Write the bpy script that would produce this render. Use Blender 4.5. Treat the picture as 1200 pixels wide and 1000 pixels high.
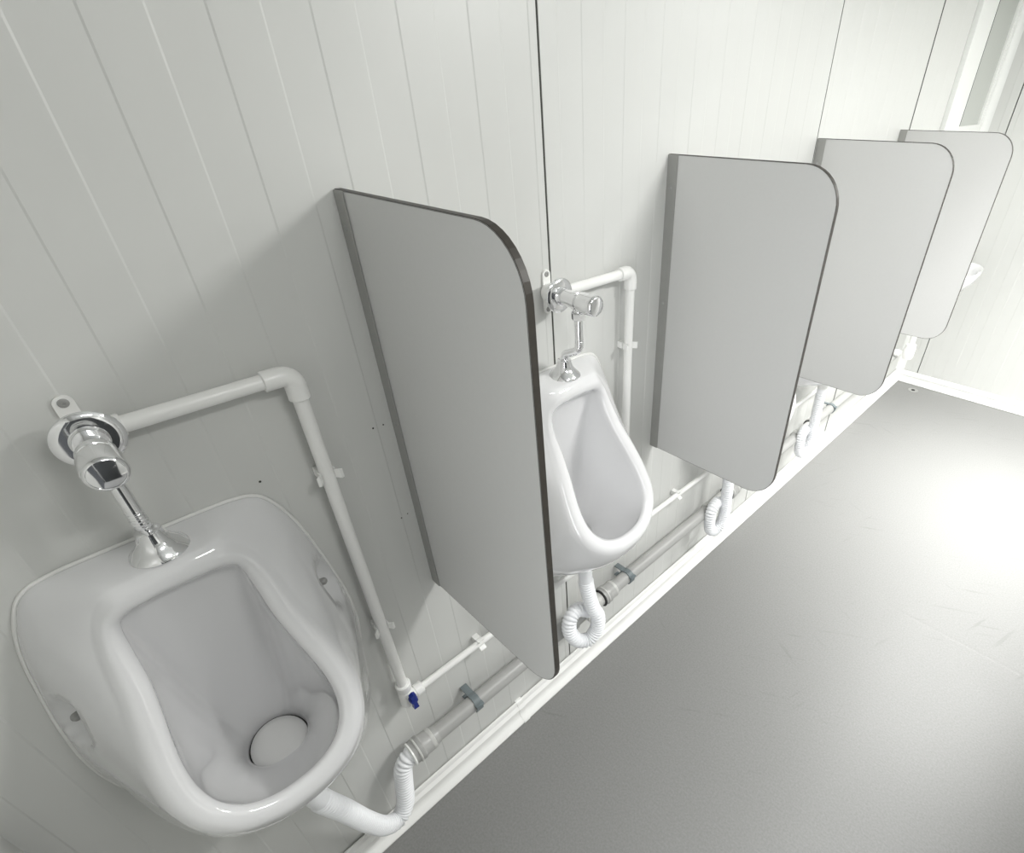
import bpy, bmesh, math, random
from mathutils import Vector, Matrix

random.seed(4)
for o in list(bpy.data.objects):
    bpy.data.objects.remove(o)
S = bpy.context.scene
C = S.collection
PI = math.pi

# ------------------------------------------------------------ camera
cd = bpy.data.cameras.new('camera')
cam = bpy.data.objects.new('camera', cd)
C.objects.link(cam)
F_PX, PX, PY = 619.98, 699.98, 542.42
PITCH, YAW, ROLL = 0.601481, 0.760296, -0.003049
cd.sensor_fit = 'HORIZONTAL'
cd.sensor_width = 36
cd.lens = F_PX / 1200 * 36
cd.shift_x = (600 - PX) / 1200
cd.shift_y = (PY - 500) / 1200
cd.clip_start = 0.01
fw = Vector((-math.sin(YAW) * math.cos(PITCH), math.cos(YAW) * math.cos(PITCH), -math.sin(PITCH)))
rt0 = Vector((math.cos(YAW), math.sin(YAW), 0))
up0 = rt0.cross(fw)
rt = math.cos(ROLL) * rt0 + math.sin(ROLL) * up0
up = -math.sin(ROLL) * rt0 + math.cos(ROLL) * up0
M = Matrix((rt, up, -fw)).transposed().to_4x4()
M.translation = Vector((0.96, 0.0, 1.860))
cam.matrix_world = M
S.camera = cam

# ------------------------------------------------------------ light
S.view_settings.view_transform = 'Standard'
S.view_settings.look = 'None'
S.view_settings.gamma = 1
S.view_settings.use_curve_mapping = False
S.view_settings.exposure = 0.22
w = bpy.data.worlds.new('world')
S.world = w
w.use_nodes = True
w.node_tree.nodes['Background'].inputs[0].default_value = (0.9, 0.95, 1, 1)
w.node_tree.nodes['Background'].inputs[1].default_value = 0.1


def area(name, loc, size, size_y, power, rot=(0, 0, 0), color=(1, 1, 0.98)):
    l = bpy.data.lights.new(name, 'AREA')
    l.shape = 'RECTANGLE'
    l.size, l.size_y, l.energy, l.color = size, size_y, power, color
    o = bpy.data.objects.new(name, l)
    o.location = loc
    o.rotation_euler = rot
    C.objects.link(o)
    return o


area('ceiling_lamp_near', (1.56, 1.80, 2.42), 0.12, 0.6, 38)
area('front_bay_fill', (1.35, 0.45, 2.42), 0.12, 0.5, 7)  # added fill that lifts the front bay, no known fixture
area('ceiling_lamp_far', (1.56, 3.50, 2.42), 0.16, 1.1, 30)
floor_fill = area('far_floor_fill', (1.10, 3.15, 2.42), 0.30, 1.0, 31)      # added fill with a narrow spread, brightens the far floor
floor_fill.data.spread = math.radians(80)
area('screen_face_fill', (1.62, -0.95, 1.25), 0.95, 1.9, 33, (PI / 2, 0, 0), (0.97, 0.99, 1))  # added fill for the near faces of the screens


# ------------------------------------------------------------ materials
def mat(name, col, rough=0.5, metal=0.0, coat=0.0, var=0.0, bump=0.0, scale=30, spec=0.5):
    m = bpy.data.materials.new(name)
    m.use_nodes = True
    nt = m.node_tree
    b = nt.nodes['Principled BSDF']
    b.inputs['Base Color'].default_value = (*col, 1)
    b.inputs['Roughness'].default_value = rough
    b.inputs['Metallic'].default_value = metal
    b.inputs['Coat Weight'].default_value = coat
    b.inputs['Coat Roughness'].default_value = 0.03
    b.inputs['Specular IOR Level'].default_value = spec
    tc = nt.nodes.new('ShaderNodeTexCoord')
    n = nt.nodes.new('ShaderNodeTexNoise')
    n.inputs['Scale'].default_value = scale
    n.inputs['Detail'].default_value = 4
    nt.links.new(tc.outputs['Object'], n.inputs['Vector'])
    if var:
        mx = nt.nodes.new('ShaderNodeMix')
        mx.data_type = 'RGBA'
        mx.inputs['A'].default_value = (*[c * (1 - var) for c in col], 1)
        mx.inputs['B'].default_value = (*[min(1, c * (1 + var)) for c in col], 1)
        nt.links.new(n.outputs['Fac'], mx.inputs['Factor'])
        nt.links.new(mx.outputs['Result'], b.inputs['Base Color'])
    if bump:
        bp = nt.nodes.new('ShaderNodeBump')
        bp.inputs['Strength'].default_value = bump
        bp.inputs['Distance'].default_value = 0.002
        nt.links.new(n.outputs['Fac'], bp.inputs['Height'])
        nt.links.new(bp.outputs['Normal'], b.inputs['Normal'])
    return m


M_WALL = mat('wall_paint', (0.67, 0.675, 0.655), 0.34, var=0.012, bump=0.06, scale=8)
M_DARK = mat('dark_gap', (0.05, 0.05, 0.045), 0.8)
M_CEIL = mat('ceiling_white', (0.80, 0.81, 0.80), 0.6)
M_CER = mat('glazed_ceramic', (0.80, 0.80, 0.808), 0.09, coat=0.6, bump=0.02, scale=6)
M_PVC = mat('white_plastic', (0.92, 0.92, 0.90), 0.28, var=0.01, scale=20)
M_HOSE = mat('hose_plastic', (0.90, 0.91, 0.93), 0.36)
M_CHROME = mat('chrome', (0.88, 0.88, 0.89), 0.07, metal=1, var=0.02)
M_STEEL = mat('screw_steel', (0.36, 0.36, 0.35), 0.4, metal=0.1)
M_PANEL = mat('grey_laminate', (0.64, 0.64, 0.63), 0.42, var=0.02, bump=0.05, scale=120)
M_EDGE = mat('dark_edge_band', (0.035, 0.030, 0.024), 0.45, var=0.3, scale=60)
M_ALU = mat('grey_profile', (0.36, 0.36, 0.345), 0.45, metal=0.2, var=0.05, scale=40)
M_GREY = mat('grey_waste_pipe', (0.40, 0.40, 0.39), 0.35, var=0.02)
M_GREYL = mat('light_grey_ring', (0.58, 0.58, 0.56), 0.35)
M_CLAMP = mat('blue_grey_clamp', (0.17, 0.20, 0.21), 0.4, var=0.08)
M_BLUE = mat('blue_plastic', (0.005, 0.02, 0.22), 0.3)
M_SKIRT = mat('white_skirting', (0.89, 0.89, 0.87), 0.33, var=0.01)
M_SEAL = mat('white_sealant', (0.85, 0.85, 0.83), 0.4)
M_FRAME = mat('white_frame', (0.85, 0.86, 0.84), 0.3)
M_STRAIN = mat('strainer_plastic', (0.78, 0.78, 0.77), 0.18, coat=0.3)
M_RUBBER = mat('black_rubber', (0.02, 0.02, 0.02), 0.6)
M_FROST = mat('frosted_glass', (0.50, 0.52, 0.49), 0.35, var=0.04, scale=3)


def floor_material():
    m = bpy.data.materials.new('grey_vinyl_floor')
    m.use_nodes = True
    nt = m.node_tree
    b = nt.nodes['Principled BSDF']
    tc = nt.nodes.new('ShaderNodeTexCoord')
    # fine mottling
    n1 = nt.nodes.new('ShaderNodeTexNoise')
    n1.inputs['Scale'].default_value = 160
    n1.inputs['Detail'].default_value = 3
    nt.links.new(tc.outputs['Object'], n1.inputs['Vector'])
    r1 = nt.nodes.new('ShaderNodeValToRGB')
    r1.color_ramp.elements[0].color = (0.205, 0.205, 0.2, 1)
    r1.color_ramp.elements[1].color = (0.25, 0.25, 0.245, 1)
    r1.color_ramp.elements[0].position = 0.3
    r1.color_ramp.elements[1].position = 0.7
    nt.links.new(n1.outputs['Fac'], r1.inputs['Fac'])
    # scuffs: stretched, distorted noise thresholded to thin streaks
    last = r1.outputs['Color']
    for k, (rot, sx, lo, hi, amt) in enumerate([(0.5, 1.2, 0.640, 0.66, 0.30), (1.25, 0.9, 0.655, 0.675, 0.25), (-0.4, 1.0, 0.66, 0.68, 0.25)]):
        mp = nt.nodes.new('ShaderNodeMapping')
        mp.inputs['Rotation'].default_value = (0, 0, rot)
        mp.vector_type = 'TEXTURE'
        mp.inputs['Scale'].default_value = (0.42 / sx, 0.03 / sx, 1)
        mp.inputs['Location'].default_value = (3.1 * k, 1.7 * k, 0)
        nt.links.new(tc.outputs['Object'], mp.inputs['Vector'])
        n2 = nt.nodes.new('ShaderNodeTexNoise')
        n2.inputs['Scale'].default_value = 1.3
        n2.inputs['Detail'].default_value = 2
        n2.inputs['Distortion'].default_value = 0.25
        nt.links.new(mp.outputs['Vector'], n2.inputs['Vector'])
        mr = nt.nodes.new('ShaderNodeMapRange')
        mr.inputs['From Min'].default_value = lo
        mr.inputs['From Max'].default_value = hi + 0.06
        mr.inputs['To Max'].default_value = amt
        nt.links.new(n2.outputs['Fac'], mr.inputs['Value'])
        # gate the streaks by a broad mask so they come in patches
        n3 = nt.nodes.new('ShaderNodeTexNoise')
        n3.inputs['Scale'].default_value = 2.2
        nt.links.new(mp.inputs['Vector'].links[0].from_socket, n3.inputs['Vector'])
        m3 = nt.nodes.new('ShaderNodeMapRange')
        m3.inputs['From Min'].default_value = 0.48
        m3.inputs['From Max'].default_value = 0.62
        nt.links.new(n3.outputs['Fac'], m3.inputs['Value'])
        mm = nt.nodes.new('ShaderNodeMath')
        mm.operation = 'MULTIPLY'
        nt.links.new(mr.outputs['Result'], mm.inputs[0])
        nt.links.new(m3.outputs['Result'], mm.inputs[1])
        mx = nt.nodes.new('ShaderNodeMix')
        mx.data_type = 'RGBA'
        mx.inputs['B'].default_value = (0.11, 0.11, 0.105, 1)
        nt.links.new(mm.outputs['Value'], mx.inputs['Factor'])
        nt.links.new(last, mx.inputs['A'])
        last = mx.outputs['Result']
    nt.links.new(last, b.inputs['Base Color'])
    b.inputs['Roughness'].default_value = 0.42
    b.inputs['Specular IOR Level'].default_value = 0.5
    # slow undulation and a fine grain
    n4 = nt.nodes.new('ShaderNodeTexNoise')
    n4.inputs['Scale'].default_value = 3.0
    n4.inputs['Detail'].default_value = 3
    nt.links.new(tc.outputs['Object'], n4.inputs['Vector'])
    b1 = nt.nodes.new('ShaderNodeBump')
    b1.inputs['Strength'].default_value = 0.35
    b1.inputs['Distance'].default_value = 0.006
    nt.links.new(n4.outputs['Fac'], b1.inputs['Height'])
    b2 = nt.nodes.new('ShaderNodeBump')
    b2.inputs['Strength'].default_value = 0.10
    b2.inputs['Distance'].default_value = 0.001
    nt.links.new(n1.outputs['Fac'], b2.inputs['Height'])
    nt.links.new(b1.outputs['Normal'], b2.inputs['Normal'])
    nt.links.new(b2.outputs['Normal'], b.inputs['Normal'])
    return m


M_FLOOR = floor_material()


# ------------------------------------------------------------ helpers
def obj(name, bm, material, parent=None, smooth=False, angle=None):
    me = bpy.data.meshes.new(name)
    bmesh.ops.recalc_face_normals(bm, faces=bm.faces)
    bm.to_mesh(me)
    bm.free()
    me.materials.append(material)
    if smooth:
        for p in me.polygons:
            p.use_smooth = True
        if angle:
            me.set_sharp_from_angle(angle=math.radians(angle))
    o = bpy.data.objects.new(name, me)
    C.objects.link(o)
    if parent:
        o.parent = parent
    return o


def thing(name, label, cat, loc=(0, 0, 0), group=None):
    o = bpy.data.objects.new(name, None)
    o.empty_display_size = 0.05
    C.objects.link(o)
    o.location = loc
    tag(o, label, cat, group)
    return o


def tag(o, label, cat=None, group=None):
    o['label'] = label
    if cat:
        o['category'] = cat
    if group:
        o['group'] = group
    return o


def structure(o):
    o['kind'] = 'structure'
    return o


def copy_tree(o, parent=None):
    c = o.copy()
    C.objects.link(c)
    if parent:
        c.parent = parent
    for ch in list(o.children):
        copy_tree(ch, c)
    return c


def box(bm, a, b, bev=0.0):
    r = bmesh.ops.create_cube(bm, size=1)
    vs = r['verts']
    for v in vs:
        v.co = Vector([(a[i] + b[i]) / 2 + v.co[i] * (b[i] - a[i]) for i in range(3)])
    if bev:
        es = {e for v in vs for e in v.link_edges}
        bmesh.ops.bevel(bm, geom=list(es), offset=bev, segments=2, affect='EDGES', profile=0.5)


def frame_of(d):
    d = Vector(d).normalized()
    a = Vector((0, 0, 1)) if abs(d.z) < 0.9 else Vector((1, 0, 0))
    u = d.cross(a).normalized()
    return u, d.cross(u).normalized(), d


def lathe(bm, origin, axis, prof, n=32, phase=0.0, close=True):
    """prof: list of (distance along axis, radius)."""
    u, v, d = frame_of(axis)
    o = Vector(origin)
    rings = []
    for t, r in prof:
        if r < 1e-6:
            rings.append([bm.verts.new(o + d * t)])
        else:
            rings.append([bm.verts.new(o + d * t + u * r * math.cos(2 * PI * k / n + phase) + v * r * math.sin(2 * PI * k / n + phase)) for k in range(n)])
    for A, B in zip(rings, rings[1:]):
        if len(A) == 1 and len(B) == 1:
            continue
        for k in range(n):
            k2 = (k + 1) % n
            if len(A) == 1:
                bm.faces.new((A[0], B[k], B[k2]))
            elif len(B) == 1:
                bm.faces.new((A[k], A[k2], B[0]))
            else:
                bm.faces.new((A[k], A[k2], B[k2], B[k]))
    if close:
        for R_ in (rings[0], rings[-1]):
            if len(R_) > 2:
                bm.faces.new(R_)


def catmull(pts, per=12):
    P = [Vector(p) for p in pts]
    P = [P[0] * 2 - P[1]] + P + [P[-1] * 2 - P[-2]]
    out = []
    for i in range(1, len(P) - 2):
        for k in range(per):
            t = k / per
            a, b, c, d = P[i - 1], P[i], P[i + 1], P[i + 2]
            out.append(0.5 * ((2 * b) + (c - a) * t + (2 * a - 5 * b + 4 * c - d) * t * t + (3 * b - a - 3 * c + d) * t ** 3))
    out.append(P[-2])
    return out


def resample(pts, step):
    L = [0]
    for a, b in zip(pts, pts[1:]):
        L.append(L[-1] + (b - a).length)
    n = max(2, int(L[-1] / step))
    out, j = [], 0
    for k in range(n + 1):
        s = L[-1] * k / n
        while j < len(L) - 2 and L[j + 1] < s:
            j += 1
        t = (s - L[j]) / max(1e-9, L[j + 1] - L[j])
        out.append(pts[j].lerp(pts[j + 1], min(1, t)))
    return out, L[-1]


def tube(bm, pts, rad, n=20, cap=True):
    """rad: number or function of (arc length, total)."""
    T = []
    for i in range(len(pts)):
        a, b = pts[max(0, i - 1)], pts[min(len(pts) - 1, i + 1)]
        T.append((b - a).normalized())
    u, v, _ = frame_of(T[0])
    rings, s = [], 0
    tot = sum((b - a).length for a, b in zip(pts, pts[1:]))
    for i, p in enumerate(pts):
        if i:
            s += (p - pts[i - 1]).length
            q = T[i - 1].rotation_difference(T[i])
            u = q @ u
            v = T[i].cross(u).normalized()
            u = v.cross(T[i]).normalized()
        else:
            v = T[0].cross(u).normalized()
        r = rad(s, tot) if callable(rad) else rad
        rings.append([bm.verts.new(p + u * r * math.cos(2 * PI * k / n) + v * r * math.sin(2 * PI * k / n)) for k in range(n)])
    for A, B in zip(rings, rings[1:]):
        for k in range(n):
            bm.faces.new((A[k], A[(k + 1) % n], B[(k + 1) % n], B[k]))
    if cap:
        bm.faces.new(rings[0])
        bm.faces.new(rings[-1])


def prism(bm, outline, axis, a, b):
    """outline: 2-D points in the two other axes, extruded from a to b along axis."""
    def mk(p, t):
        c = [0, 0, 0]
        oth = [i for i in range(3) if i != axis]
        c[oth[0]], c[oth[1]], c[axis] = p[0], p[1], t
        return bm.verts.new(c)
    A = [mk(p, a) for p in outline]
    B = [mk(p, b) for p in outline]
    n = len(outline)
    for k in range(n):
        bm.faces.new((A[k], A[(k + 1) % n], B[(k + 1) % n], B[k]))
    bm.faces.new(A)
    bm.faces.new(B)


NB = bmesh.new

# ------------------------------------------------------------ the room
Y0, Y1, X1, ZC = -0.405, 4.50, 2.30, 2.50

bm = NB(); box(bm, (-0.1, Y0 - 0.06, -0.05), (X1 + 0.05, Y1 + 0.06, 0))
floor = structure(obj('floor', bm, M_FLOOR))
bm = NB()  # the welded joint between two sheets of vinyl
prism(bm, [(2.026, -0.0008), (2.026, 0.0), (2.034, 0.00030), (2.040, 0.00030), (2.048, 0.0), (2.048, -0.0008)], 0, 0.05, 1.49)
obj('weld_seam', bm, M_FLOOR, floor)
bm = NB(); box(bm, (-0.1, Y0 - 0.06, ZC), (X1 + 0.05, Y1 + 0.06, ZC + 0.05))
structure(obj('ceiling', bm, M_CEIL))


def ribs(lo, hi, first, depth, pitch=0.1330, band=0.0665):
    """cross-section (along, out) of a micro-ribbed sheet; raised bands start at first + k*pitch."""
    sl = 0.0028
    P = [(lo, 0.0)]
    k = math.floor((lo - first) / pitch) - 1
    while True:
        a = first + k * pitch
        k += 1
        for t, h0, h1 in ((a, 0, depth), (a + band, depth, 0)):
            if lo + 0.006 < t and t + sl < hi - 0.006:
                P += [(t, h0), (t + sl, h1)]
        if a > hi:
            break
    if len(P) > 1:
        P[0] = (lo, P[1][1])
    P.append((hi, P[-1][1]))
    return P


def sheet(name, axis, off, sign, lo, hi, first, depth, parent, z0=0.0, z1=ZC):
    """ribbed wall sheet; axis=1 runs along y at x=off, axis=0 runs along x at y=off."""
    P = ribs(lo, hi, first, depth)
    out = [(p, off + sign * (h + 0.0)) for p, h in P] + [(hi, off - sign * 0.012), (lo, off - sign * 0.012)]
    bm = NB()
    if axis == 1:
        prism(bm, [(x, y) for y, x in out], 2, z0, z1)
    else:
        prism(bm, out, 2, z0, z1)
    return obj(name, bm, M_WALL, parent)


bm = NB(); box(bm, (-0.1, Y0 - 0.06, 0), (-0.012, Y1 + 0.06, ZC))
wl = structure(obj('wall_left', bm, M_DARK))
G = 0.0030
for lo, hi, first, dp in ((Y0, 0.85, 0.162, 0.0010), (0.85, 2.163, 0.8325, 0.0009), (2.163, 3.151, 2.2, 0.0006), (3.151, Y1, 3.2, 0.0006)):
    sheet('wall_panel', 1, 0, 1, lo + (G if lo > Y0 else 0), hi - G, first, dp, wl)
for y, fr, g in ((0.85, -0.0012, G), (2.163, -0.0008, G), (3.151, 0.0016, G + 0.0025)):
    bm = NB(); box(bm, (-0.011, y - g, 0.086), (fr, y + g, ZC))
    obj('joint_strip', bm, M_DARK, wl)
# small open drill holes in the sheet, left over beside the first screen
for (y, z, r) in ((0.354, 1.316, 0.0020), (0.376, 1.315, 0.0016), (0.361, 1.076, 0.0018), (0.377, 1.079, 0.0014), (0.136, 1.300, 0.0022)):
    bm = NB(); lathe(bm, (0.0008, y, z), (1, 0, 0), [(0, r), (0.0012, r * 0.8), (0.0012, 0)], 10)
    obj('drill_hole', bm, M_DARK, wl)

bm = NB(); box(bm, (-0.012, Y1 + 0.012, 0), (X1, Y1 + 0.06, ZC))
wb = structure(obj('wall_back', bm, M_DARK))
for lo, hi, first in ((0.0, 0.149, 0.5), (0.149, 1.30, 0.18), (1.30, X1, 1.33)):
    sheet('wall_panel', 0, Y1, -1, lo + (G if lo > 0 else 0), hi - G, first, 0.0009, wb)
DX0, DX1, DZ = 1.15, 2.05, 2.05       # made-up opening behind the camera, lets the fill light in
bm = NB()
box(bm, (-0.012, Y0 - 0.06, 0), (DX0, Y0 - 0.012, ZC))
box(bm, (DX1, Y0 - 0.06, 0), (X1, Y0 - 0.012, ZC))
box(bm, (DX0, Y0 - 0.06, DZ), (DX1, Y0 - 0.012, ZC))
wf = structure(obj('wall_front', bm, M_DARK))
sheet('wall_panel', 0, Y0, 1, 0, DX0, 0.05, 0.0010, wf)
sheet('wall_panel', 0, Y0, 1, DX1, X1, 2.1, 0.0010, wf)
sheet('wall_panel', 0, Y0, 1, DX0, DX1, 1.2, 0.0010, wf, DZ, ZC)
# unseen panel added to shade the right side of the floor
bm = NB()
box(bm, (1.50, 0.75, 0.12), (1.53, 2.95, 2.00))
structure(obj('shade_panel', bm, M_PANEL))
bm = NB(); box(bm, (X1 + 0.012, Y0 - 0.06, 0), (X1 + 0.05, Y1 + 0.06, ZC))
wr = structure(obj('wall_right', bm, M_DARK))
for lo, hi in ((Y0, 0.8), (0.8, 2.0), (2.0, 3.2), (3.2, Y1)):
    sheet('wall_panel', 1, X1, -1, lo, hi - 0.004, lo + 0.05, 0.0014, wr)

# unseen dark leaf, added to darken the chrome's reflections and the bounce
bm = NB(); box(bm, (1.985, Y0 + .03, 0.02), (2.03, 0.52, 2.02), .002)
reflection_door = structure(obj('reflection_door_1', bm, mat('dark_reflection_leaf', (0.03, 0.032, 0.033), 0.4)))
bm = NB()
lathe(bm, (1.985, 0.45, 1.05), (-1, 0, 0), [(0, .026), (.006, .026), (.008, .010), (.045, .010), (.046, 0)], 24)
box(bm, (1.930, 0.34, 1.040), (1.942, 0.46, 1.060), .003)
obj('handle', bm, M_CHROME, reflection_door, True, 35)

# skirting boards
SK = [(0.0, 0.001), (0.046, 0.001), (0.047, 0.006), (0.043, 0.012), (0.030, 0.018), (0.0235, 0.026), (0.022, 0.036), (0.0225, 0.050),
      (0.026, 0.054), (0.0265, 0.060), (0.022, 0.064), (0.016, 0.070), (0.0145, 0.080), (0.011, 0.0845), (0.0060, 0.085), (0.0056, 0.060), (0.0, 0.058)]
bm = NB(); prism(bm, SK, 1, Y0, Y1)
sk = structure(obj('baseboard_left', bm, M_SKIRT, None, True, 35))
bm = NB()
prism(bm, [(x + 0.0022 if x > 0.005 else x, z) for x, z in SK[:14]] + [(0.006, 0.0868), (0.0, 0.0868)], 1, 0.575, 0.600)
obj('joint_cover', bm, M_SKIRT, sk, True, 35)
bm = NB(); prism(bm, [(Y1 - x, z) for x, z in SK], 0, 0.0, X1)
structure(obj('baseboard_back', bm, M_SKIRT, None, True, 35))
bm = NB(); prism(bm, [(X1 - x, z) for x, z in SK], 1, Y0, Y1)
structure(obj('baseboard_right', bm, M_SKIRT, None, True, 35))
# black shadow gap above the left skirting is the real gap between its lip and the wall

# hollow corner trim in the far corner
bm = NB()
cx = 0.052
arc = [(cx * (1 - math.sin(a)) , Y1 - cx * (1 - math.cos(a))) for a in [PI / 2 * k / 8 for k in range(9)]]
prism(bm, [(0, Y1)] + arc, 2, 0.086, ZC)
structure(obj('trim_1', bm, M_FRAME, None, True, 40))

# window in the left wall, near the far corner
wy0, wy1, wz0, wz1 = 3.64, 4.43, 1.60, 2.44
bm = NB()
for a, b in (((0, wy0, wz0), (0.026, wy0 + 0.15, wz1)), ((0, wy1 - 0.03, wz0), (0.026, wy1, wz1)),
             ((0, wy0 + 0.15, wz0), (0.026, wy1 - 0.03, wz0 + 0.06)), ((0, wy0 + 0.15, wz1 - 0.06), (0.026, wy1 - 0.03, wz1))):
    box(bm, a, b, 0.003)
win = structure(obj('window_1', bm, M_FRAME))
bm = NB()
sy0, sy1, sz0, sz1 = wy0 + 0.152, wy1 - 0.032, wz0 + 0.062, wz1 - 0.062
for a, b in (((0.001, sy0, sz0), (0.022, sy0 + 0.13, sz1)), ((0.001, sy1 - 0.03, sz0), (0.022, sy1, sz1)),
             ((0.001, sy0 + 0.13, sz0), (0.022, sy1 - 0.03, sz0 + 0.07)), ((0.001, sy0 + 0.13, sz1 - 0.07), (0.022, sy1 - 0.03, sz1))):
    box(bm, a, b, 0.003)
obj('sash', bm, M_FRAME, win)
bm = NB()
ga, gb, gz = sy0 + 0.13, sy0 + 0.136, sz0 + 0.07
box(bm, (0.003, ga, gz), (0.0225, gb, sz1 - 0.07))
obj('gasket', bm, M_RUBBER, win)
bm = NB(); box(bm, (0.003, gb, gz), (0.008, sy1 - 0.03, sz1 - 0.07))
obj('pane', bm, M_FROST, win)


# ------------------------------------------------------------ screens between the urinals
def rounded_outline(w_, z0, z1, r, n=10, inset=0.0):
    P = [(inset, z0 + inset)]
    w2, a0, a1, rr = w_ - inset, z0 + inset, z1 - inset, r - inset
    for k in range(n + 1):
        a = -PI / 2 + PI / 2 * k / n
        P.append((w2 - rr + rr * math.cos(a), a0 + rr + rr * math.sin(a)))
    for k in range(n + 1):
        a = PI / 2 * k / n
        P.append((w2 - rr + rr * math.cos(a), a1 - rr + rr * math.sin(a)))
    P.append((inset, a1))
    return P


SW, SZ0, SZ1, ST = 0.4655, 0.846, 1.7434, 0.0125


def make_screen(label, screws):
    t = thing('urinal_screen', label, 'partition', (0, 0, SZ0), 'grey screens between the urinals')
    bm = NB()
    o = [(x + 0.002, z - SZ0) for x, z in rounded_outline(SW - 0.003, SZ0 + 0.001, SZ1 - 0.001, 0.087)]
    prism(bm, o, 1, 0, ST)
    obj('panel', bm, M_PANEL, t)
    # dark core edge showing round the three free sides
    bm = NB()
    A = [(x, z - SZ0) for x, z in rounded_outline(SW, SZ0, SZ1, 0.088)]
    B = [(x + (0.0 if i in (0,) else 0), z) for i, (x, z) in enumerate(A)]
    ring = []
    pts = [Vector((x, 0, z)) for x, z in A]
    for i, p in enumerate(pts):
        a, b = pts[max(0, i - 1)], pts[min(len(pts) - 1, i + 1)]
        d = (b - a).normalized()
        nrm = Vector((d.z, 0, -d.x))
        inn = p - nrm * 0.0018
        ring.append([bm.verts.new((p.x, 0.0008, p.z)), bm.verts.new((p.x, ST - 0.0008, p.z)), bm.verts.new((inn.x, ST + 0.0004, inn.z)), bm.verts.new((inn.x, -0.0004, inn.z))])
    for a, b in zip(ring, ring[1:]):
        for k in range(4):
            bm.faces.new((a[k], a[(k + 1) % 4], b[(k + 1) % 4], b[k]))
    bm.faces.new(ring[0]); bm.faces.new(ring[-1])
    obj('edge_band', bm, M_EDGE, t)
    # folded metal profile that holds the panel to the wall
    bm = NB()
    h = SZ1 - SZ0
    box(bm, (0.0005, -0.0030, 0.0), (0.032, -0.0002, h - 0.001), 0.0006)
    box(bm, (0.0005, ST + 0.0002, 0.0), (0.032, ST + 0.003, h - 0.001), 0.0006)
    prof = obj('wall_profile', bm, M_ALU, t)
    prof['label'] = 'dark grey metal profile along the wall edge'
    for z in screws:
        bm = NB()
        lathe(bm, (0.0150, -0.0029, z - SZ0), (0, -1, 0), [(0, 0.0052), (0.0008, 0.0052), (0.0018, 0.0040), (0.0022, 0.0022), (0.0014, 0.0020), (0.0014, 0)], 16)
        obj('screw', bm, M_STEEL, prof, True, 40)
    return t


SCY = (0.398, 1.283, 2.170, 3.030)
scr_labels = ('nearest grey screen with dark edge, to the right of the large front urinal',
              'second grey screen from the front, right of the chrome-piped second urinal',
              'third grey screen from the front, partly behind the second one',
              'farthest grey screen, nearest the far corner and the wash basin')
make_screen(scr_labels[0], (1.687, 1.314, 0.930)).location.y = SCY[0]
scr = make_screen(scr_labels[1], (1.666, 1.357, 0.937))
scr.location.y = SCY[1]
for k in range(2, 4):
    c = copy_tree(scr)
    c.location.y = SCY[k]
    c['label'] = scr_labels[k]

# ------------------------------------------------------------ urinal
# half outlines, top centre (0) round to bottom centre (13)
E_ = [(0, 1.238), (.036, 1.237), (.067, 1.231), (.083, 1.210), (.087, 1.172), (.090, 1.122), (.099, 1.072), (.107, 1.030),
      (.111, .995), (.109, .962), (.097, .932), (.071, .908), (.036, .895), (0, .892)]
W_ = [(0, 1.290), (.060, 1.290), (.120, 1.288), (.157, 1.276), (.180, 1.240), (.199, 1.185), (.214, 1.110), (.228, 1.020),
      (.236, .930), (.232, .850), (.212, .760), (.172, .690), (.100, .652), (0, .645)]
TOPP = [(.086, 1.236), (.098, 1.241), (.107, 1.254), (.104, 1.270), (.092, 1.282)]   # roll of the deck's front edge
DN = Vector((.857, 0, .5145))          # outward normal of the sloping opening plane


def opening_pt(y, z):
    return Vector((.080 + .6 * (1.22 - z), y, z))


def ring_opening(out, lift, j):
    P = [opening_pt(*p) for p in E_]
    R_ = []
    for i, p in enumerate(P):
        a = P[i - 1] if i else Vector((P[1].x, -P[1].y, P[1].z))
        b = P[i + 1] if i < 13 else Vector((P[12].x, -P[12].y, P[12].z))
        d = (b - a).normalized()
        nrm = d.cross(DN).normalized()
        if nrm.dot(p - Vector((.19, 0, 1.05))) < 0:
            nrm = -nrm
        v = p + nrm * out + DN * lift
        f = (1, 1, .95, .62, .25, .08)[i] if i < 6 else 0
        if f:
            wide = 1 + .10 * j * .25
            v = v.lerp(Vector((TOPP[j][0], p.y * wide, TOPP[j][1] + (p.z - 1.238) * 1.0)), f)
        R_.append(v)
    return R_


def bez(a, b, c, d, t):
    s = 1 - t
    return a * s ** 3 + b * 3 * s * s * t + c * 3 * s * t * t + d * t ** 3


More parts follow.
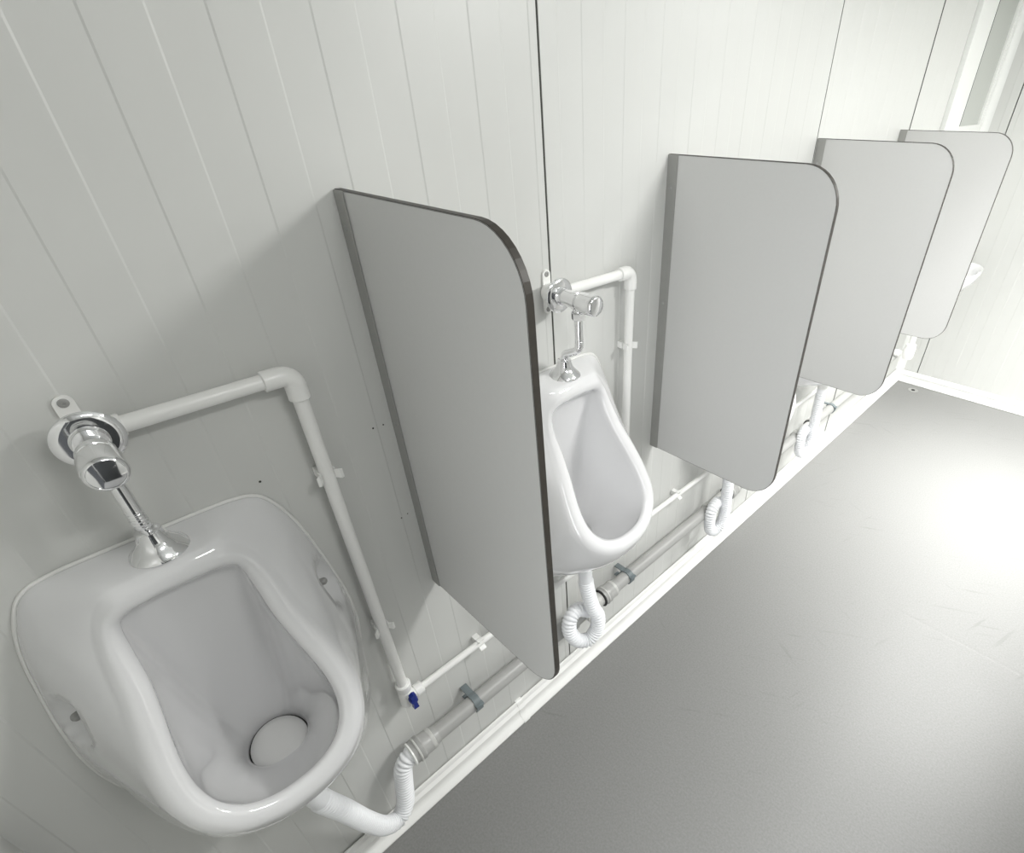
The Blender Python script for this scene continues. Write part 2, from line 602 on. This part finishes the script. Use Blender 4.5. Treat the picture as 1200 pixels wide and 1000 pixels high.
def urinal_rings():
    Wr = [Vector((0.001, y, z)) for y, z in W_]
    W2 = [Vector((0.010, y * .996, z if z > 1 else z + 0.002)) for y, z in W_]
    O = ring_opening(.043, -.004, 4)
    C3 = ring_opening(.034, .006, 3)
    C2 = ring_opening(.021, .011, 2)
    C1 = ring_opening(.008, .008, 1)
    E1 = ring_opening(0, 0, 0)
    rings = [Wr, W2]
    c1, c2 = [], []
    for i in range(14):
        a, b = W2[i], O[i]
        if i <= 3:                    # flat deck
            p = a.lerp(b, .45); q = a.lerp(b, .85)
            f = (1, 1, .85, .4)[i]
            p = p.lerp(Vector((a.x + .03, p.y, a.z - .001)), f)
            q = q.lerp(Vector((b.x - .005, q.y, a.z - .004)), f)
        elif i <= 9:                  # flanks, slightly hollow
            p = a.lerp(b, .33); q = a.lerp(b, .70)
            k = (-.006, -.004, -.002, .000, .000, 0)[i - 4]
            p.y -= k; q.y -= k
            p.x += .006; q.x += .004
        else:                         # rounded underside
            p = Vector((a.x + .10, a.y * 1.0, a.z + .012)); q = Vector((b.x * .93, b.y * .93, b.z - .085))
        c1.append(p); c2.append(q)
    for t in [k / 14 for k in range(1, 14)]:
        rings.append([bez(W2[i], c1[i], c2[i], O[i], t) for i in range(14)])
    rings += [O, C3, C2, C1, E1]
    # bowl
    B = [Vector((.070 - .050 * math.cos(PI * i / 13), .054 * math.sin(PI * i / 13), .742 + .006 * (1 - math.cos(PI * i / 13)))) for i in range(14)]
    d1, d2 = [], []
    for i in range(14):
        e, b = E1[i], B[i]
        G_ = min(1, max(0, (i - 5) / 8))
        G_ = G_ * G_ * (3 - 2 * G_)
        H_ = min(1, max(0, (i - 2) / 4))
        H_ = H_ * H_ * (3 - 2 * H_)
        p = Vector((.040 + (e.x - .040) * (.10 + .25 * H_ + .60 * G_), e.y * 1.03, e.z + .004 * (1 - H_) - .010 * H_ - .060 * G_))
        q = Vector((b.x + (e.x - b.x) * (.04 + .05 * H_ + .30 * G_), b.y + (e.y - b.y) * (.85 - .35 * G_), b.z + .022 + .20 * (1 - H_) + .10 * H_ * (1 - G_)))
        if i <= 3:
            q.x = .026 + (q.x - .026) * H_
        d1.append(p); d2.append(q)
    for t in [k / 18 for k in range(1, 19)]:
        rings.append([bez(E1[i], d1[i], d2[i], B[i], t) for i in range(14)])
    return rings


def full_ring(half):
    full = [v.copy() for v in half] + [Vector((v.x, -v.y, v.z)) for v in half[-2:0:-1]]
    n = len(full)
    out = []
    for i in range(n):
        a, b, c, d = full[i - 1], full[i], full[(i + 1) % n], full[(i + 2) % n]
        for k in range(5):
            t = k / 5
            out.append(0.5 * ((2 * b) + (c - a) * t + (2 * a - 5 * b + 4 * c - d) * t * t + (3 * b - a - 3 * c + d) * t ** 3))
    return out


URZ = 0.645


def make_urinal(label):
    t = thing('urinal', label, 'urinal', (0, 0, URZ), 'white wall urinals')
    bm = NB()
    base = Vector((0, 0, URZ))
    rows = []
    for r in urinal_rings():
        ring = full_ring(r)
        for p in ring:           # hollows for the fixing screws in both flanks
            for s in (-1, 1):
                c = Vector((.048, s * .198, 1.055))
                d = Vector(((p.x - c.x) / .040, (p.y - c.y) / .05, (p.z - c.z) / .060))
                k = max(0, 1 - d.length_squared)
                if p.x > .012:
                    p.y -= s * .042 * k * k * (3 - 2 * k) if k else 0
        rows.append([bm.verts.new(p - base) for p in ring])
    n = len(rows[0])
    for A, B in zip(rows, rows[1:]):
        for k in range(n):
            bm.faces.new((A[k], A[(k + 1) % n], B[(k + 1) % n], B[k]))
    bm.faces.new(rows[-1])
    bm.faces.new(rows[0])
    body = obj('bowl', bm, M_CER, t, True)
    # sealant bead where the ceramic meets the wall
    bm = NB()
    pts = full_ring([Vector((0.003, y * 1.004, z + (.001 if z > 1 else -.001))) for y, z in W_])
    half = pts[-len(pts) * 22 // 52:] + pts[:len(pts) * 22 // 52]
    tube(bm, [p - base for p in half], 0.0036, 8)
    obj('sealant_bead', bm, M_SEAL, t, True)
    # domed strainer over the drain
    bm = NB()
    lathe(bm, Vector((.078, 0, .752)) - base, (.30, 0, .95), [(-.004, .050), (.004, .0535), (.008, .052), (.013, .040), (.0165, .024), (.018, 0)], 40)
    s = obj('drain_strainer', bm, M_STRAIN, t, True)
    bm = NB()
    lathe(bm, Vector((.078, 0, .752)) - base, (.30, 0, .95), [(-.006, .052), (.001, .0560), (.002, .0556), (.002, .050)], 40)
    obj('drain_gap', bm, M_RUBBER, t, True)
    for sg in (-1, 1):
        bm = NB()
        lathe(bm, Vector((.050, sg * .190, 1.066)) - base, (.5, sg * 1, 0), [(-.012, .006), (.006, .0075), (.009, .006), (.011, .0028), (.009, .0022), (.009, 0)], 14)
        obj('fixing_screw', bm, M_STEEL, t, True, 40)
    # outlet spigot underneath
    bm = NB()
    lathe(bm, Vector((.110, 0, .675)) - base, (0, 0, -1), [(0, .026), (.030, .025), (.032, .022), (.050, .021)], 28)
    obj('outlet_spigot', bm, M_PVC, t, True, 40)
    return t


UY = (-0.036, 0.834, 1.705, 2.565)
ur_labels = ('large white ceramic urinal in the front, with a domed strainer in its bowl',
             'second white ceramic urinal, between the first and second grey screens',
             'third white ceramic urinal, hidden behind the second grey screen',
             'fourth white ceramic urinal, its rim showing past the second screen\'s dark edge')
u = make_urinal(ur_labels[0])
u.location.y = UY[0]
for k in range(1, 4):
    c = copy_tree(u)
    c.location.y = UY[k]
    c['label'] = ur_labels[k]


# ------------------------------------------------------------ chrome flush valve
def make_valve(label):
    VZ = 1.485
    t = thing('flush_valve', label, 'flush valve', (0, 0, VZ), 'chrome push-button flush valves')
    # wall plate escutcheon
    bm = NB()
    lathe(bm, (.044, 0, 0), (1, 0, 0), [(0, .0385), (.003, .0400), (.006, .0395), (.009, .036), (.0105, .030), (.0105, .0)], 48)
    obj('escutcheon', bm, M_CHROME, t, True, 35)
    bm = NB()
    lathe(bm, (.052, 0, 0), (1, 0, 0), [(0, .0215), (.006, .0215), (.008, .0195), (.046, .0190), (.048, .0215), (.060, .0215), (.062, .0180), (.068, .0180)], 40)
    obj('valve_body', bm, M_CHROME, t, True, 35)
    bm = NB()
    lathe(bm, (.118, 0, 0), (1, 0, 0), [(0, .020), (.002, .0232), (.040, .0240), (.046, .0232), (.049, .0205), (.0495, .0195), (.0485, .019), (.0505, .010), (.051, 0)], 48)
    obj('push_button', bm, M_CHROME, t, True, 35)
    # union nut
    bm = NB()
    lathe(bm, (.108, 0, -.014), (0, 0, -1), [(0, .0120), (.012, .0120)], 24)
    lathe(bm, (.108, 0, -.024), (0, 0, -1), [(0, .0135), (.003, .0165), (.017, .0165), (.020, .0135)], 6)
    obj('union_nut', bm, M_CHROME, t, True, 25)
    # bent flush pipe
    bm = NB()
    pts = [(.108, 0, -.040), (.108, 0, -.070), (.109, 0, -.098), (.107, 0, -.112), (.098, 0, -.122), (.078, 0, -.132), (.062, 0, -.140), (.056, 0, -.150), (.055, 0, -.175)]
    P, _ = resample(catmull(pts, 8), .0012)

    def rad(s, tot):
        if .050 < s < .072:
            return .0098 + .0008 * math.sin(s * 2 * PI / .0045)
        return .0098
    tube(bm, P, rad, 20)
    obj('flush_pipe', bm, M_CHROME, t, True)
    # spreader flange
    bm = NB()
    lathe(bm, (.0545, 0, 1.2845 - VZ), (0, 0, 1), [(0, .0390), (.002, .0400), (.006, .0382), (.014, .0300), (.025, .0212), (.039, .0170), (.043, .0172), (.045, .0150), (.046, .010)], 48)
    obj('spreader_flange', bm, M_CHROME, t, True, 45)
    return t


v_labels = ('chrome push-button flush valve above the large front urinal',
            'chrome flush valve with a bent pipe above the second urinal',
            'chrome flush valve above the third urinal, behind the second screen',
            'chrome flush valve above the fourth urinal, behind the third screen')
v = make_valve(v_labels[0])
v.location.y = UY[0] + .004
for k in range(1, 4):
    c = copy_tree(v)
    c.location.y = UY[k]
    c['label'] = v_labels[k]


# ------------------------------------------------------------ white supply pipe of each urinal
def pipe_clip(axis, tpos, r, parent, root):
    """open C-clip snapped round a pipe; axis 2 = vertical pipe (clip faces +x), 1 = pipe along y."""
    bm = NB()
    th, wd = .0034, .019
    P = []
    a0 = math.radians(62)
    n = 12
    outer = [(math.cos(a0 + (2 * PI - 2 * a0) * k / n), math.sin(a0 + (2 * PI - 2 * a0) * k / n)) for k in range(n + 1)]
    o1 = [(c * (r + th), s * (r + th)) for c, s in outer]
    i1 = [(c * (r + .0004), s * (r + .0004)) for c, s in outer]
    # lips that turn outward at the mouth
    o1 = [(o1[0][0] + .008, o1[0][1] + .010)] + o1 + [(o1[-1][0] + .008, o1[-1][1] - .010)]
    i1 = [(i1[0][0] + .011, i1[0][1] + .0075)] + i1 + [(i1[-1][0] + .011, i1[-1][1] - .0075)]
    out = o1 + i1[::-1]
    px, q = root
    if axis == 2:
        prism(bm, [(px + c, q + s) for c, s in out], 2, tpos - wd / 2, tpos + wd / 2)
        box(bm, (0.001, q - .014, tpos - wd / 2), (px - r - .0005, q + .014, tpos + wd / 2), .001)
    else:
        prism(bm, [(px + c, q + s) for c, s in out], 1, tpos - wd / 2, tpos + wd / 2)
        box(bm, (0.001, tpos - wd / 2, q - .009), (px - r - .0005, tpos + wd / 2, q + .009), .001)
    return obj('pipe_clip', bm, M_PVC, parent)


VX = .031     # distance of the pipe axis from the wall
HZ = .545     # height of the long distribution pipe


def make_supply(label):
    """origin: on the wall at the valve, z = floor"""
    t = thing('supply_pipe', label, 'pipe', (0, 0, 0), 'white supply pipes feeding the flush valves')
    z = 1.485
    yv = 0.273
    # screwed wall elbow behind the valve
    bm = NB()
    P = []
    for k in range(13):
        a = PI * k / 12
        P.append((.0115 * math.cos(a), .040 + .0115 * math.sin(a)))
    for k in range(13):
        a = PI + PI * k / 12
        P.append((.0115 * math.cos(a), -.040 + .0115 * math.sin(a)))
    prism(bm, [(y, z + zz) for y, zz in P], 0, .0008, .0060)
    fl = obj('wall_bracket', bm, M_PVC, t, True, 40)
    for s in (-1, 1):
        bm = NB()
        lathe(bm, (.0058, 0, z + s * .041), (1, 0, 0), [(0, .0064), (.0014, .0062), (.0020, .0050), (.0020, .0020), (.0010, .0016), (.0010, 0)], 18)
        obj('screw', bm, M_STEEL, fl, True, 40)
    bm = NB()
    lathe(bm, (.006, 0, z), (1, 0, 0), [(0, .021), (.010, .0225), (.036, .0235), (.037, .020)], 32)
    lathe(bm, (VX, .010, z), (0, 1, 0), [(0, .0165), (.032, .0168), (.034, .0150)], 28)
    obj('wall_elbow', bm, M_PVC, t, True, 40)
    bm = NB()
    lathe(bm, (VX, .040, z), (0, 1, 0), [(0, .0125), (yv - .058, .0125)], 28)
    obj('horizontal_pipe', bm, M_PVC, t, True, 40)
    # 90 degree elbow
    bm = NB()
    arc = [Vector((VX, yv - .020 + .020 * math.sin(a), z - .020 + .020 * math.cos(a))) for a in [PI / 2 * k / 10 for k in range(11)]]
    tube(bm, [Vector((VX, yv - .024, z))] + arc + [Vector((VX, yv, z - .024))], .0168, 28)
    lathe(bm, (VX, yv - .046, z), (0, 1, 0), [(0, .0160), (.001, .0172), (.026, .0172)], 28)
    lathe(bm, (VX, yv, z - .046), (0, 0, 1), [(0, .0160), (.001, .0172), (.026, .0172)], 28)
    obj('pipe_elbow', bm, M_PVC, t, True, 35)
    bm = NB()
    lathe(bm, (VX, yv, z - .040), (0, 0, -1), [(0, .0125), (z - .04 - HZ - .030, .0125)], 28)
    obj('vertical_pipe', bm, M_PVC, t, True, 40)
    for zz in (1.278, .834):
        pipe_clip(2, zz, .0125, t, (VX, yv))
    # shut-off valve at the foot, with its butterfly handle
    bm = NB()
    lathe(bm, (VX, yv, HZ + .062), (0, 0, -1), [(0, .0170), (.002, .0192), (.022, .0192), (.028, .0165), (.034, .0190), (.082, .0195), (.087, .015)], 28)
    lathe(bm, (VX, yv + .004, HZ), (0, 1, 0), [(0, .0150), (.018, .0150), (.020, .0172), (.040, .0172), (.042, .014)], 28)
    lathe(bm, (VX, yv + .004, HZ + .020), (1, 0, 0), [(0, .014), (.022, .013), (.024, .010)], 24)
    tap = obj('shut_off_valve', bm, M_PVC, t, True, 35)
    bm = NB()
    hz, hy = HZ + .020, yv + .004
    lathe(bm, (VX + .022, hy, hz), (1, 0, 0), [(0, .0100), (.010, .0115), (.018, .0095), (.019, 0)], 20)
    prism(bm, [(hy - .007, hz - .030), (hy + .007, hz - .031), (hy + .0045, hz), (hy + .008, hz + .022), (hy + .001, hz + .026), (hy - .008, hz + .021), (hy - .0045, hz)], 0, VX + .028, VX + .040)
    h = obj('handle', bm, M_BLUE, tap, True, 40)
    h['label'] = 'dark blue butterfly handle'
    return t


p_labels = ('white supply pipe with a blue-handled valve at its foot, right of the front urinal',
            'white bent supply pipe between the second urinal and the second screen',
            'white supply pipe of the third urinal, behind the second screen',
            'white supply pipe of the fourth urinal, behind the third screen')
sp = make_supply(p_labels[0])
sp.location.y = UY[0]
for k in range(1, 4):
    c = copy_tree(sp)
    c.location.y = UY[k]
    c['label'] = p_labels[k]

# the long thin pipe that links them
YV = [y + .273 for y in UY]
dp = thing('distribution_pipe', 'long thin white water pipe running low along the ribbed wall', 'pipe', (0, YV[0], HZ))
for a, b in zip(YV, YV[1:] + [4.02]):
    bm = NB()
    lathe(bm, (VX, a + .040 - YV[0], 0), (0, 1, 0), [(0, .0100), (b - a - .046 if b < 4 else b - a - .04, .0100)], 24)
    obj('pipe_length', bm, M_PVC, dp, True, 40)
for y in (.475, 1.195, 1.45, 2.1, 2.35, 3.2):
    o = pipe_clip(1, y, .0100, dp, (VX, HZ))
    o.location = (0, -YV[0], -HZ)
    if y < 3.3:
        pass

# ------------------------------------------------------------ grey waste pipe
WX, WZ = .058, .352
wp = thing('waste_pipe', 'thick grey waste pipe clamped along the foot of the wall above the skirting', 'pipe', (0, .19, WZ))
WY = .19


def socket(y, s=1):
    """rubber-ringed socket, its mouth at y and the pipe leaving towards s"""
    bm = NB()
    lathe(bm, (WX, y - WY, 0), (0, s, 0), [(.0, .027), (.001, .0325), (.012, .0330), (.016, .0355), (.030, .0355), (.034, .0325), (.060, .0315), (.066, .0290), (.082, .0265)], 40)
    k = obj('socket', bm, M_GREY, wp, True, 35)
    bm = NB()
    lathe(bm, (WX, y - WY, 0), (0, s, 0), [(.0135, .0352), (.015, .0365), (.018, .0365), (.0195, .0352)], 40)
    r = obj('ring', bm, M_GREYL, k, True, 35)
    r['label'] = 'light grey moulded ring'
    bm = NB()
    lathe(bm, (WX, y - WY, 0), (0, s, 0), [(.056, .0318), (.058, .0328), (.066, .0322), (.068, .029)], 40)
    r = obj('ring', bm, M_GREYL, k, True, 35)
    r['label'] = 'light grey moulded ring'
    bm = NB()
    lathe(bm, (WX, y - WY, 0), (0, -s, 0), [(-.004, .022), (-.002, .0335), (.002, .0345), (.004, .030), (.004, .02)], 40)
    obj('seal', bm, M_PVC if s > 0 and y < .3 else M_RUBBER, k, True, 35)


def grey_run(a, b):
    bm = NB()
    lathe(bm, (WX, a - WY, 0), (0, 1, 0), [(0, .0250), (b - a, .0250)], 40)
    obj('pipe_length', bm, M_GREY, wp, True, 40)


socket(.190)
prev = .26
TEE = [UY[1] + .055, UY[2] + .04, UY[3] + .03]
for ty in TEE:
    grey_run(prev, ty - .030)
    bm = NB()
    lathe(bm, (WX, ty - .095 - WY, 0), (0, 1, 0), [(0, .024), (.001, .0315), (.030, .0315), (.034, .0270), (.17, .0265)], 36)
    obj('tee_fitting', bm, M_GREYL, wp, True, 35)
    bm = NB()
    lathe(bm, (WX, ty - WY, 0), (1, -.1, .25), [(0, .024), (.034, .0245), (.035, .0290), (.050, .0295), (.052, .025)], 32)
    obj('branch', bm, M_GREYL, wp, True, 35)
    socket(ty + .075)
    prev = ty + .15
grey_run(prev, 4.02)
for y in (.405, 1.112, 1.98, 2.95):
    bm = NB()
    a0 = math.radians(20)
    n = 16
    th = .004
    o1 = [((.0255 + th) * math.cos(PI - a0 - (2 * PI - 2 * a0) * k / n), (.0255 + th) * math.sin(PI - a0 - (2 * PI - 2 * a0) * k / n)) for k in range(n + 1)]
    i1 = [(c * .0255 / (.0255 + th), s * .0255 / (.0255 + th)) for c, s in o1]
    prism(bm, [(WX + c, s) for c, s in o1 + i1[::-1]], 1, y - WY - .011, y - WY + .011)
    box(bm, (.001, y - WY - .011, .0200), (.046, y - WY + .011, .0245), .001)
    box(bm, (.001, y - WY - .011, -.0245), (.030, y - WY + .011, -.0215), .001)
    box(bm, (WX + .018, y - WY - .013, .012), (WX + .034, y - WY + .013, .019), .0015)
    c = obj('pipe_clamp', bm, M_CLAMP, wp, True, 30)
    c['label'] = 'dark blue-grey clamp round the pipe'


# ------------------------------------------------------------ ribbed drain hoses
def make_hose(label, pts, cuff, end_cuff, r0=.0225, amp=.0034, pitch=.0105):
    p0 = Vector(pts[0])
    t = thing('drain_hose', label, 'hose', p0, 'white corrugated drain hoses')
    P, L = resample(catmull([Vector(p) - p0 for p in pts], 14), .00115)
    nc = int(len(P) * cuff / L)
    ne = int(len(P) * (1 - end_cuff / L))
    bm = NB()

    def rad(s, tot):
        ph = (s / pitch) % 1
        return r0 + amp * (0.8 - 1.8 * abs(2 * ph - 1) ** 2.2)
    tube(bm, P[nc - 2:ne + 2], rad, 24)
    obj('corrugated_hose', bm, M_HOSE, t, True)
    bm = NB()
    tube(bm, P[:nc], lambda s, tot: .0235 if s < .02 else .0215 + .0015 * (s / tot), 24)
    obj('cuff', bm, M_HOSE, t, True)
    bm = NB()
    tube(bm, P[ne:], .0238, 24)
    obj('cuff', bm, M_HOSE, t, True)
    return t


make_hose('white ribbed drain hose curving from the front urinal into the grey pipe end',
          [(.110, UY[0], .640), (.112, UY[0] + .002, .560), (.108, -.002, .430), (.098, .026, .300), (.088, .056, .200), (.078, .092, .158), (.070, .126, .185),
           (.062, .146, .270), (.060, .158, .325), (.058, .180, .350), (.058, .205, .352)], .10, .012)


def loop(y, ty):
    return [(.110, y, .640), (.116, y + .002, .560), (.132, y + .010, .470), (.148, y + .020, .425), (.150, y + .012, .368), (.142, y - .018, .334), (.125, y - .054, .346),
            (.108, y - .074, .395), (.100, y - .062, .440), (.094, y - .026, .450), (.088, y + .020, .405), (WX + .02, ty - .004, .362)]


make_hose('white ribbed drain hose looped in a full ring under the second urinal', loop(UY[1], TEE[0]), .055, .02)
for k, lab in ((2, 'white ribbed drain hose in a U bend below the second screen'),
               (3, 'white ribbed drain hose in a U bend below the third screen')):
    y, ty = UY[k], TEE[k - 1]
    make_hose(lab, [(.110, y, .640), (.112, y, .52), (.116, y + .002, .40), (.118, y + .002, .34), (.114, y - .012, .285), (.108, y - .045, .262), (.102, y - .078, .285),
                    (.098, y - .086, .340), (.094, y - .073, .385), (.088, y - .030, .400), (.080, y + .012, .375), (WX + .02, ty - .004, .360)], .03, .02)

# ------------------------------------------------------------ wash basin past the last screen
BY, BZ = 4.02, .985
wbn = thing('wash_basin', 'white wash basin in the far corner, mostly hidden by the last screen', 'basin', (0, BY, BZ - .16))
bm = NB()
rows = []
prof = [(1.00, -.150, .30), (1.0, -.150, .45), (1.0, -.120, .70), (1.0, -.060, .93), (1.0, -.012, 1.0), (1.0, 0, .985), (1.0, -.003, .93), (1, -.030, .84), (1, -.080, .70), (1, -.110, .40), (1, -.115, .10)]
for _, dz, s in prof:
    ring = []
    for k in range(48):
        a = 2 * PI * k / 48
        c, sn = math.cos(a), math.sin(a)
        e = 2 / 2.8
        hx, hy = .185 * s, .235 * s
        ring.append(bm.verts.new((.190 + hx * math.copysign(abs(c) ** e, c), hy * math.copysign(abs(sn) ** e, sn), .16 + dz)))
    rows.append(ring)
for A, B in zip(rows, rows[1:]):
    for k in range(48):
        bm.faces.new((A[k], A[(k + 1) % 48], B[(k + 1) % 48], B[k]))
bm.faces.new(rows[0]); bm.faces.new(rows[-1])
obj('bowl', bm, M_CER, wbn, True, 50)
bm = NB()
lathe(bm, (.190, 0, .050), (0, 0, 1), [(0, .020), (.004, .020), (.005, .012), (.005, 0)], 24)
obj('drain_plug', bm, M_CHROME, wbn, True, 40)
bm = NB()
lathe(bm, (.045, 0, .157), (0, 0, 1), [(0, .022), (.010, .020), (.070, .018), (.076, .012), (.077, 0)], 24)
tube(bm, catmull([(.045, 0, .205), (.090, 0, .222), (.140, 0, .212), (.150, 0, .195)], 6), .010, 16)
obj('tap', bm, M_CHROME, wbn, True, 40)

tr = thing('basin_trap', 'white plastic trap and pipe under the far wash basin', 'trap', (0, BY - .05, .25))
bm = NB()
lathe(bm, (.15, 0, .545), (0, 0, -1), [(0, .018), (.33, .018)], 24)
obj('tail_pipe', bm, M_PVC, tr, True, 40)
bm = NB()
lathe(bm, (.15, 0, .230), (0, 0, -1), [(0, .024), (.004, .032), (.030, .032), (.036, .036), (.085, .036), (.105, .030), (.110, 0)], 28)
obj('trap_body', bm, M_PVC, tr, True, 35)
bm = NB()
lathe(bm, (.15, 0, .170), (-1, .0, -.35), [(.02, .018), (.06, .018), (.062, .025), (.085, .025), (.086, .018), (.10, .018)], 24)
lathe(bm, (.15, 0, .170), (0, 1, 0), [(.030, .016), (.050, .016), (.052, .024), (.070, .024), (.072, .0)], 24)
obj('outlet_arm', bm, M_PVC, tr, True, 35)

# ------------------------------------------------------------ small chrome cover in the floor near the far corner
fd = thing('floor_cover', 'small round metal cap set in the floor near the far corner', 'floor cap', (.190, 4.355, 0))
bm = NB()
lathe(bm, (0, 0, 0), (0, 0, 1), [(0, .036), (.003, .035), (.004, .028), (.002, .022), (.002, 0)], 32)
obj('rim', bm, M_STEEL, fd, True, 30)
bm = NB()
lathe(bm, (0, 0, .002), (0, 0, 1), [(0, .014), (.003, .013), (.0045, .008), (.0045, 0)], 20)
obj('screw_cap', bm, M_RUBBER, fd, True, 30)
